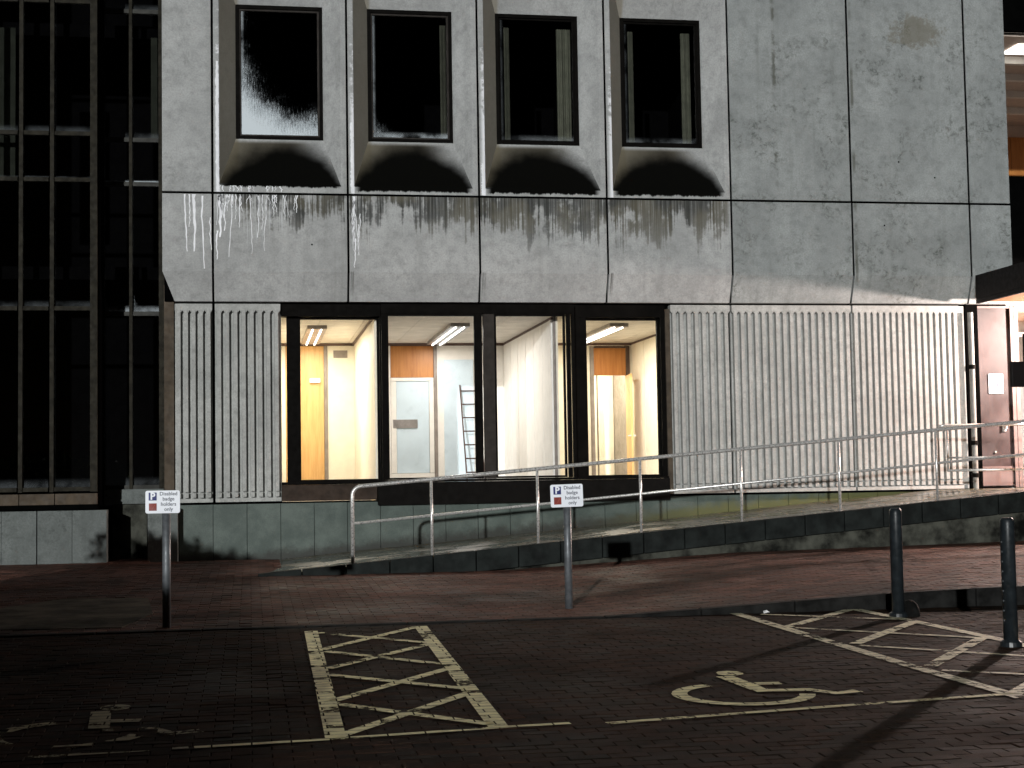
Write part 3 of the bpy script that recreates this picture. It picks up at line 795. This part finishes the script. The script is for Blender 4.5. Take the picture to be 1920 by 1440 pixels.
pbox('ceiling_tile', 'ceil', 5.61, XC-.005, YBK+.12, 30.4, ZC, ZC+.02)

def area(name, loc, sx, sy, power, c, rot=(0, 0, 0)):
    l = bpy.data.lights.new(name, 'AREA'); l.shape = 'RECTANGLE'; l.size = sx; l.size_y = sy; l.energy = power; l.color = c
    o = bpy.data.objects.new(name, l); col.objects.link(o); o.location = loc; o.rotation_euler = rot; return o
def fixture(x, y0, y1, label, power, c, dirm='louv'):
    t = thing('ceiling_light', label, 'light', (x, (y0+y1)/2, ZC-.06), 'fluorescent fittings in the lit rooms')
    o = MB().box(-.16, .16, -(y1-y0)/2, (y1-y0)/2, .0, .058).build('housing', 'louv', t)
    for s_ in (-1, 1):
        o = MB(); o.tube([(s_*.07, -(y1-y0)/2+.05, -.012), (s_*.07, (y1-y0)/2-.05, -.012)], .014, 8); o.build('tube', 'tube', t)
    a = area('tube_light', (x, (y0+y1)/2, ZC-.1), .3, (y1-y0)*.9, power, c); a.parent = t; a.matrix_parent_inverse = Matrix.Translation(t.location).inverted()
    return t
fixture(1.10, 25.4, 28.3, 'ceiling light in the room with the oak door', 112, (1, .92, .76))
fixture(3.42, 25.0, 28.4, 'ceiling light above the leaning ladder', 100, (1, .94, .86))
fixture(6.10, 25.0, 28.0, 'ceiling light in the room with the open door', 125, (1, .92, .76))
ct = thing('corridor_light', 'corridor ceiling light beyond the open interior door', 'light', (6.4, 29.6, ZC-.03), 'fluorescent fittings in the lit rooms')
MB().box(-.3, .3, -.12, .12, 0, .028).build('diffuser', 'tube', ct)
a = area('corridor_tube', (6.4, 29.6, ZC-.06), .6, .25, 85, (1, .92, .70)); a.parent = ct; a.matrix_parent_inverse = Matrix.Translation(ct.location).inverted()

# ladder leaning on the back wall of the middle room
ld = thing('ladder', 'brown wooden ladder leaning against the wall behind the middle window', 'ladder', (4.10, 28.0, ZF))
H = 2.08; sl = .70
for s_ in (-1, 1):
    o = MB(); o.prism([(s_*.165-.011, -.02), (s_*.165+.011, -.02), (s_*.165+.011, .03), (s_*.165-.011, .03)], 'z', 0, H)
    o.v = [(x-.035*z/H, y+sl*z/H, z) for x, y, z in o.v]; o.build('rail', 'ladder', ld)
for k in range(8):
    z = .18+k*.255
    o = MB(); o.tube([(-.16-.035*z/H, sl*z/H+.005, z), (.16-.035*z/H, sl*z/H+.005, z)], .013, 8); o.build('rung', 'ladder', ld)

# entrance: canopy, door, drainpipe ------------------------------------
pbox('dark_pilaster', 'black', 11.70, 11.915, 23.80, 24.2, 1.15, 4.24)
cn = part(MB().box(11.75, 17.0, 19.6, YU-.004, 4.30, 4.69), 'canopy', 'fasc')
MB().box(11.745, 11.80, 19.6, YU-.005, 4.225, 4.295).build('canopy_lip', 'fasc', cn)
y = 19.65
while y < 23.4:
    MB().box(11.80, 16.9, y+.004, y+.156, 4.262, 4.298).build('soffit_board', 'soff', cn); y += .16
dr = pbox('entrance_door', 'doorp', 11.975, 12.56, 23.97, 24.02, 1.225, 4.20)
f = MB()
for a in ((11.92, 11.975, 1.21, 4.235), (12.56, 12.62, 1.21, 4.235)): f.box(a[0], a[1], 23.93, 24.04, a[2], a[3])
f.box(11.975, 12.56, 23.935, 24.035, 4.20, 4.235).build('door_frame', 'doorf', dr)
MB().box(11.99, 12.545, 23.958, 23.969, 1.24, 1.56).build('kick_plate', 'doorf', dr)
h = MB(); h.box(12.37, 12.44, 23.955, 23.969, 2.14, 2.29); h.tube([(12.42, 23.93, 2.18), (12.42, 23.93, 2.30)], .022); h.build('door_handle', 'steel', dr)
h = MB(); h.tube([(12.235, 23.95, 1.80), (12.235, 23.969, 1.80)], .018); h.build('lock_cylinder', 'steel', dr)
q = MB(); q.box(12.15, 12.41, 23.955, 23.969, 2.77, 3.10); pl = q.build('door_notice', 'signw', dr); bev(pl, .02)
q = MB(); q.prism([(12.22, 3.02), (12.235, 3.03), (12.31, 2.93), (12.325, 2.955), (12.34, 2.885), (12.27, 2.905), (12.295, 2.92)], 'y', 23.952, 23.954); q.build('arrow_mark', 'ink', dr)
# glazed screen beside the door with the lit lobby behind
f = MB()
for a in ((12.63, 12.70, 1.21, 4.235), (13.9, 13.97, 1.21, 4.235)): f.box(a[0], a[1], 23.93, 24.03, a[2], a[3])
f.box(12.70, 13.9, 23.94, 24.02, 1.21, 1.40); f.box(12.70, 13.9, 23.94, 24.02, 3.72, 3.79); f.box(12.70, 13.9, 23.94, 24.02, 4.16, 4.235)
scn = part(f, 'glazed_screen', 'doorf')
MB().box(12.70, 13.9, 23.975, 23.983, 1.40, 3.72).build('pane', 'pane', scn); MB().box(12.70, 13.9, 23.975, 23.983, 3.79, 4.16).build('pane', 'pane', scn)
wall('white', 12.64, 17.0, 26.6, 26.7, 1.18, 4.25); wall('white', 12.56, 12.63, 24.05, 26.6, 1.18, 4.25); wall('floor', 12.56, 17, 24.05, 26.6, 1.1, 1.18)
pbox('lobby_ceiling', 'ceil', 12.56, 17.0, 24.05, 26.7, 4.26, 4.32); pbox('lobby_wall', 'white', 13.98, 17, 23.9, 24.0, 1.15, 4.25)
pbox('lobby_bench', 'red', 12.75, 13.6, 26.0, 26.5, 1.18, 1.62)
# drainpipe
dp = part(MB().tube([(11.735, 23.70, 1.2), (11.735, 23.70, 4.1)], .045, 14), 'drainpipe', 'pipe')
for z in (1.42, 1.95, 3.2):
    MB().tube([(11.735, 23.70, z-.035), (11.735, 23.70, z+.035)], .058, 14).build('pipe_collar', 'bronze', dp)

# canopy lamp
cl = thing('canopy_light', 'bright drum light hung under the entrance canopy', 'light', (14.5, 22.55, 4.10))
MB().tube([(0, 0, .02), (0, 0, .16)], .03, 12).build('stem', 'steel', cl)
MB().tube([(0, 0, .0), (0, 0, .02)], .16, 24).build('housing', 'steel', cl)
MB().tube([(0, 0, -.06), (0, 0, -.002)], [.13, .15], 24).build('diffuser', 'lampg', cl)
pl_ = bpy.data.lights.new('canopy_lamp', 'POINT'); pl_.energy = 4600; pl_.color = (1, .80, .72); pl_.shadow_soft_size = .10
po = bpy.data.objects.new('canopy_lamp', pl_); col.objects.link(po); po.parent = cl; po.location = (0, 0, -.17)

# ================================================================== GLAZED WING (left)
wing = thing('glazed_wing', 'dark curtain walled stair wing with thin mullions and stone plinth', 'building', (-3, 23.6, .3))
def wpart(q, name, mat, parent=None):
    o = q.build(name, mat, parent or wing)
    if not parent: o.matrix_parent_inverse = Matrix.Translation(wing.location).inverted()
    return o
def wbox(name, mat, *a): return wpart(MB().box(*a), name, mat)
YA, YC = 23.30, 24.2
A_x = [-4.3, -3.74, -3.29, -2.85, -2.255]; A_z = [1.44, 4.09, 6.0, 6.69, 8.68, 10.8]
for i, x in enumerate(A_x):
    wd = .028 if i < 4 else .05
    wbox('mullion', 'mull', x-wd, x+wd, YA-.05, YA+.06, 1.40, 10.8)
for z in A_z[:-1]:
    for i in range(4): wbox('transom', 'mull', A_x[i]+.029, A_x[i+1]-.051, YA-.03, YA+.05, z-.03, z+.03)
for i in range(4):
    for j in range(5):
        wbox('pane', 'pane_l', A_x[i]+.029, A_x[i+1]-.051, YA+.01, YA+.018, A_z[j]+.031, A_z[j+1]-.031)
B_x = [-2.21, -1.79, -1.345]; B_z = [1.45, 4.11, 6.12, 6.81, 8.83, 10.8]
for i, x in enumerate(B_x):
    wbox('mullion', 'mullg' if i == 0 else 'mull', x-(.012 if i == 0 else .024), x+(.012 if i == 0 else .024), YC-.05, YC+.06, 1.40, 10.8)
wbox('mullion', 'mull', -1.318, -1.285, YC-.08, YC+.06, 1.2, 10.8)
for z in B_z[:-1]:
    for i in range(2): wbox('transom', 'mullg', B_x[i]+.025, B_x[i+1]-.025, YC-.03, YC+.05, z-.032, z+.032)
for i in range(2):
    for j in range(5):
        wbox('pane', 'pane_b' if j == 2 else ('pane_l' if j != 1 else 'pane_c2'), B_x[i]+.025, B_x[i+1]-.025, YC+.01, YC+.018, B_z[j]+.033, B_z[j+1]-.033)
wbox('blind', 'blind', -1.50, -1.40, YC+.25, YC+.26, 6.85, 8.5); wbox('blind', 'blind', -3.95, -3.45, YA+.5, YA+.51, 6.1, 8.4)
# return between the two planes, interior
wbox('wing_return', 'room_dark', -2.21, -2.18, YA+.06, YC-.05, 1.2, 10.8)
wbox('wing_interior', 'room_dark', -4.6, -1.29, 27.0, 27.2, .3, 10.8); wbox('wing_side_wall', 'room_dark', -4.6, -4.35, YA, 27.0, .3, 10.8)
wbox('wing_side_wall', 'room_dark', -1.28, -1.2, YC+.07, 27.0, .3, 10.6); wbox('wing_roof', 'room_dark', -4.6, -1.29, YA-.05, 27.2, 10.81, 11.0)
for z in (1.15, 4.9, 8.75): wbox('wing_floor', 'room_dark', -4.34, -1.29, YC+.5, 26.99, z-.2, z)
# sill course and plinth blocks
xs_ = [-4.3, -3.3, -2.80, -2.2]
for i in range(3): bev(wbox('sill_stone', 'ret', xs_[i]+.004, xs_[i+1]-.004, YA-.08, YA+.2, 1.215, 1.375), .008)
wbox('sill_backing', 'black', -4.3, -2.2, YA-.05, YA+.25, 1.14, 1.214)
wbox('sill_stone', 'pconc', -2.19, -1.3, YC-.12, YC+.1, 1.20, 1.42)
for i, x in enumerate((-4.04, -3.55, -3.05, -2.56)): wbox('plinth_block', 'pconc', x+.003, x+.487, YA-.03, YA+.25, .2, 1.128)
wbox('recess_wall', 'rwall', -2.06, -1.55, YC-.1, YC+.2, .2, 1.19)
wbox('corner_pier', 'pconc', -1.50, -1.29, YU-.02, YC, .2, 1.10); wbox('corner_pier', 'pconc', -1.285, -1.07, YU+.03, YC-.1, .2, 1.14)

# ================================================================== LIT LINK ROOM (upper right)
lk = thing('glazed_link', 'lit glazed link room set back beyond the concrete corner', 'building', (14.5, 26.5, 5))
def lbox(name, mat, *a):
    o = MB().box(*a).build(name, mat, lk); o.matrix_parent_inverse = Matrix.Translation(lk.location).inverted(); return o
lbox('wall', 'black', 12.42, 19, 25.9, 26.1, 4.7, 6.85); lbox('wall', 'black', 12.42, 19, 25.9, 26.1, 9.55, 12.2)
lbox('floor', 'floor', 12.42, 19, 26.1, 33.2, 6.6, 6.8)
lbox('ceiling', 'pink', 12.42, 19, 26.1, 33.2, 9.50, 9.54)
lbox('back_wall', 'pink', 12.42, 19, 33.0, 33.2, 6.8, 9.5); lbox('side_wall', 'pink', 12.42, 12.5, 26.1, 33.0, 6.8, 9.5); lbox('side_wall', 'pink', 18.9, 19, 26.1, 33.0, 6.8, 9.5)
for y in (27.4, 28.6, 29.9, 31.3): lbox('ceiling_beam', 'white', 12.5, 18.9, y, y+.12, 9.36, 9.498)
for x in (16.75, 17.1, 17.45, 17.8): lbox('timber_board', 'teak', x, x+.34, 32.9, 32.99, 6.8, 9.2)
lbox('handrail', 'teak', 15.5, 18.8, 31.6, 31.68, 8.05, 8.13)
lbox('pane', 'pane', 12.42, 18.9, 26.0, 26.008, 6.86, 9.54); lbox('mullion', 'bronze', 12.43, 12.5, 25.97, 26.05, 6.86, 9.54)
lt = thing('link_ceiling_light', 'square ceiling light panel in the glazed link room', 'light', (14.6, 26.85, 9.47))
MB().box(-.3, .3, -.3, .3, 0, .025).build('diffuser', 'tube', lt)
a = area('link_light', (14.8, 28.5, 9.3), 1.5, 2.5, 45, (1, .80, .68)); a.parent = lt; a.matrix_parent_inverse = Matrix.Translation(lt.location).inverted()

# ================================================================== RAILINGS
rl = thing('ramp_railing', 'long tubular steel handrail climbing along the outer edge of the ramp', 'railing', (1.3, 20, .4))
def rpart(q, name, parent, mat='steel'):
    o = q.build(name, mat, parent, smooth=False); o.matrix_parent_inverse = Matrix.Translation(parent.location).inverted(); smooth_by_angle(o); return o
YP = 20.06
topz = lambda x: 1.425 + (x-1.42)*.0806
pts = [(1.30, YP, dz(1.3)-.02), (1.30, YP, 1.28)]
for k in range(1, 9):
    t = R(180-k*11); pts.append((1.30+.13*(1+math.cos(t)), YP, 1.30+.125*math.sin(t)))
pts += [(9.4, YP, topz(9.4)), (11.0, YP, topz(11.0)), (13.6, YP, topz(11.0)+.02)]
rpart(MB().tube(pts, .025, 14), 'top_rail', rl)
for x in (2.33, 3.74, 5.14, 6.54, 7.94, 9.36, 10.8, 12.2):
    rpart(MB().tube([(x, YP, dz(x)-.02), (x, YP, topz(min(x, 11))-.02)], .019, 12), 'post', rl)
    rpart(MB().tube([(x, YP, dz(x)-.005), (x, YP, dz(x)+.012)], .045, 14), 'base_flange', rl)
zm = lambda x: .945 + (x-1.33)*.0822
rpart(MB().tube([(1.30, YP, zm(1.3)), (9.4, YP, zm(9.4)), (11, YP, zm(11)), (13.6, YP, zm(11)+.01)], .017, 12), 'middle_rail', rl)
r2 = thing('landing_railing', 'short level steel guard rail on the landing before the entrance door', 'railing', (12.4, 22.5, 1.2))
rpart(MB().tube([(10.55, 22.5, 2.19), (10.66, 22.5, 2.20), (13.4, 22.5, 2.22)], .024, 12), 'top_rail', r2)
rpart(MB().tube([(10.69, 22.5, 2.19), (10.69, 22.5, 1.5)], .018, 12), 'end_post', r2)
rpart(MB().tube([(10.69, 22.5, 1.70), (13.4, 22.5, 1.71)], .015, 10), 'middle_rail', r2); rpart(MB().tube([(10.675, 22.5, 1.5), (13.4, 22.5, 1.52)], .018, 10), 'bottom_rail', r2)
for x in (12.75, 13.4): rpart(MB().tube([(x, 22.5, 1.18), (x, 22.5, 2.2)], .02, 12), 'post', r2)

# ================================================================== SIGNS, BOLLARDS
def parking_sign(x, y, pw, ph, zt, label, dxp=0.0, tilt=0.0):
    z0 = pz(x, y); t = thing('parking_sign', label, 'sign', (x, y, z0), 'disabled bay signs')
    hh = zt-z0
    o = MB().tube([(dxp, .03, -.1), (dxp, .03, hh-.02)], .038, 18).build('post', 'galv', t); smooth_by_angle(o)
    o = MB().box(-.052+dxp, .052+dxp, -.006, .034, hh-ph*.62, hh-ph*.45).build('clamp', 'galv', t)
    q = MB(); r_ = .018; poly = []
    for cx, cz, a0 in ((pw/2-r_, ph/2-r_, 0), (-pw/2+r_, ph/2-r_, 90), (-pw/2+r_, -ph/2+r_, 180), (pw/2-r_, -ph/2+r_, 270)):
        for k in range(5):
            a = R(a0+k*22.5); poly.append((cx+r_*math.cos(a), cz+r_*math.sin(a)))
    q.prism(poly, 'y', -.012, -.008)
    pl = q.build('plate', 'signw', t, (0, 0, hh-ph/2)); pl.rotation_euler = (0, R(tilt), 0)
    sx = pw/.31
    def sq(x0, x1, z0, z1, mat, nm): return MB().box(x0*sx, x1*sx, -.0140, -.0122, z0*sx, z1*sx).build(nm, mat, pl)
    sq(-.126, -.054, .014, .086, 'blue', 'parking_square'); sq(-.124, -.054, -.080, -.012, 'red', 'red_square')
    text_mesh('letter_p', 'P', .086*sx, 'signw', pl, (-.0895*sx, -.0150, .050*sx), bold=.003)
    q = MB(); q.prism([(-.10*sx, -.07*sx), (-.095*sx, -.07*sx), (-.066*sx, -.028*sx), (-.072*sx, -.024*sx)], 'y', -.0146, -.0141); q.build('red_square_mark', simple('faded_red_mark', (.30, .07, .04), .6), pl)
    for k, (s_, zz) in enumerate((('Disabled', .073), ('badge', .026), ('holders', -.022), ('only', -.068))):
        text_mesh('lettering', s_, .046*sx, 'ink', pl, (.052*sx, -.0125, zz*sx), bold=.0006)
    return t
parking_sign(-.78, 14.30, .305, .205, 1.437, 'white disabled badge holders sign on grey post before the glazed wing', .03)
parking_sign(3.06, 14.86, .325, .222, 1.428, 'white disabled badge holders sign on grey post before the handrail', .01, -1.2)
def bollard(x, y, label, lump):
    z0 = gz(x, y); t = thing('bollard', label, 'bollard', (x, y, z0), 'dark bollards by the hatched strip')
    o = MB().tube([(0, 0, -.02), (0, 0, .93), (0, 0, .965), (0, 0, .985)], [.056, .056, .054, .040], 20).build('post', 'boll', t); smooth_by_angle(o)
    o = MB().tube([(0, 0, .0), (0, 0, .035), (0, 0, .05)], [.085, .08, .06], 20).build('collar', 'boll', t)
    if lump:
        q = MB(); N = 9; L = []
        prof = [(.09, 0), (.088, .06), (.07, .11), (.04, .14), (.01, .15)]
        q.tube([(.12, .02, z) for _, z in prof], [r_ for r_, _ in prof], 12); o = q.build('footing_block', 'kerb', t); smooth_by_angle(o)
    else:
        for k in range(9):
            q = MB(); q.tube([(-.060, -.01, .2+k*.075), (-.050, -.01, .2+k*.075)], .008, 6); q.build('stud', 'galv', t)
    return t
bollard(5.79, 13.30, 'dark steel bollard with a footing lump at its base', True)
bollard(5.76, 11.14, 'dark steel bollard with studs down one side', False)
# black signboard on the landing
sb = thing('black_signboard', 'black box signboard on a black post before the entrance door', 'sign', (11.23, 20.95, 1.2))
o = MB().tube([(0, 0, -.02), (0, 0, 2.29)], .045, 14).build('post', 'fasc', sb); smooth_by_angle(o)
bev(MB().box(-.30, .62, -.13, -.05, 1.50, 1.87).build('board', 'fasc', sb), .012)
# scrap of paper at the kerb
q = MB(); q.v = [(0, 0, 0), (.06, .005, .012), (.07, .04, .002), (.01, .045, .02), (.035, .02, .03)]; q.f = [(0, 1, 4), (1, 2, 4), (2, 3, 4), (3, 0, 4)]
tag(q.build('paper_scrap', 'scrap', None, (4.72, 13.9, gz(0, 13.9)+.004)), 'small white scrap of paper lying against the kerb', 'litter')

# unseen hedge, added to shade the left side of the car park
hd = thing('shade_hedge', 'unseen clipped hedge added to shade the left bay', 'hedge', (-4.35, 6.5, 0))
rnd = random.Random(3)
MB().box(-.35, .35, -9.5, 9.0, -.1, 1.95).build('shade_core', 'room_dark', hd)  # solid core added so the hedge blocks the light
q = MB()
for k in range(12000):
    y = rnd.uniform(-10, 9.4); top = 2.03+.07*math.sin(y*1.3)+.05*math.sin(y*3.1+1)
    f_ = rnd.random()
    if f_ < .4: x, z = rnd.uniform(-.55, .55), top+rnd.uniform(-.3, .06)
    else: x, z = rnd.choice((-1, 1))*(.5+rnd.uniform(-.2, .08)), rnd.uniform(.05, top)
    p = Vector((x, y, z)); a = Vector((rnd.gauss(0, 1), rnd.gauss(0, 1), rnd.gauss(0, 1))).normalized(); b = a.orthogonal().normalized(); l = rnd.uniform(.05, .1)
    q.quad(p-a*l, p+b*l*.45, p+a*l, p-b*l*.45)
tag(q.build('foliage', 'leafg', hd), None, kind='stuff')
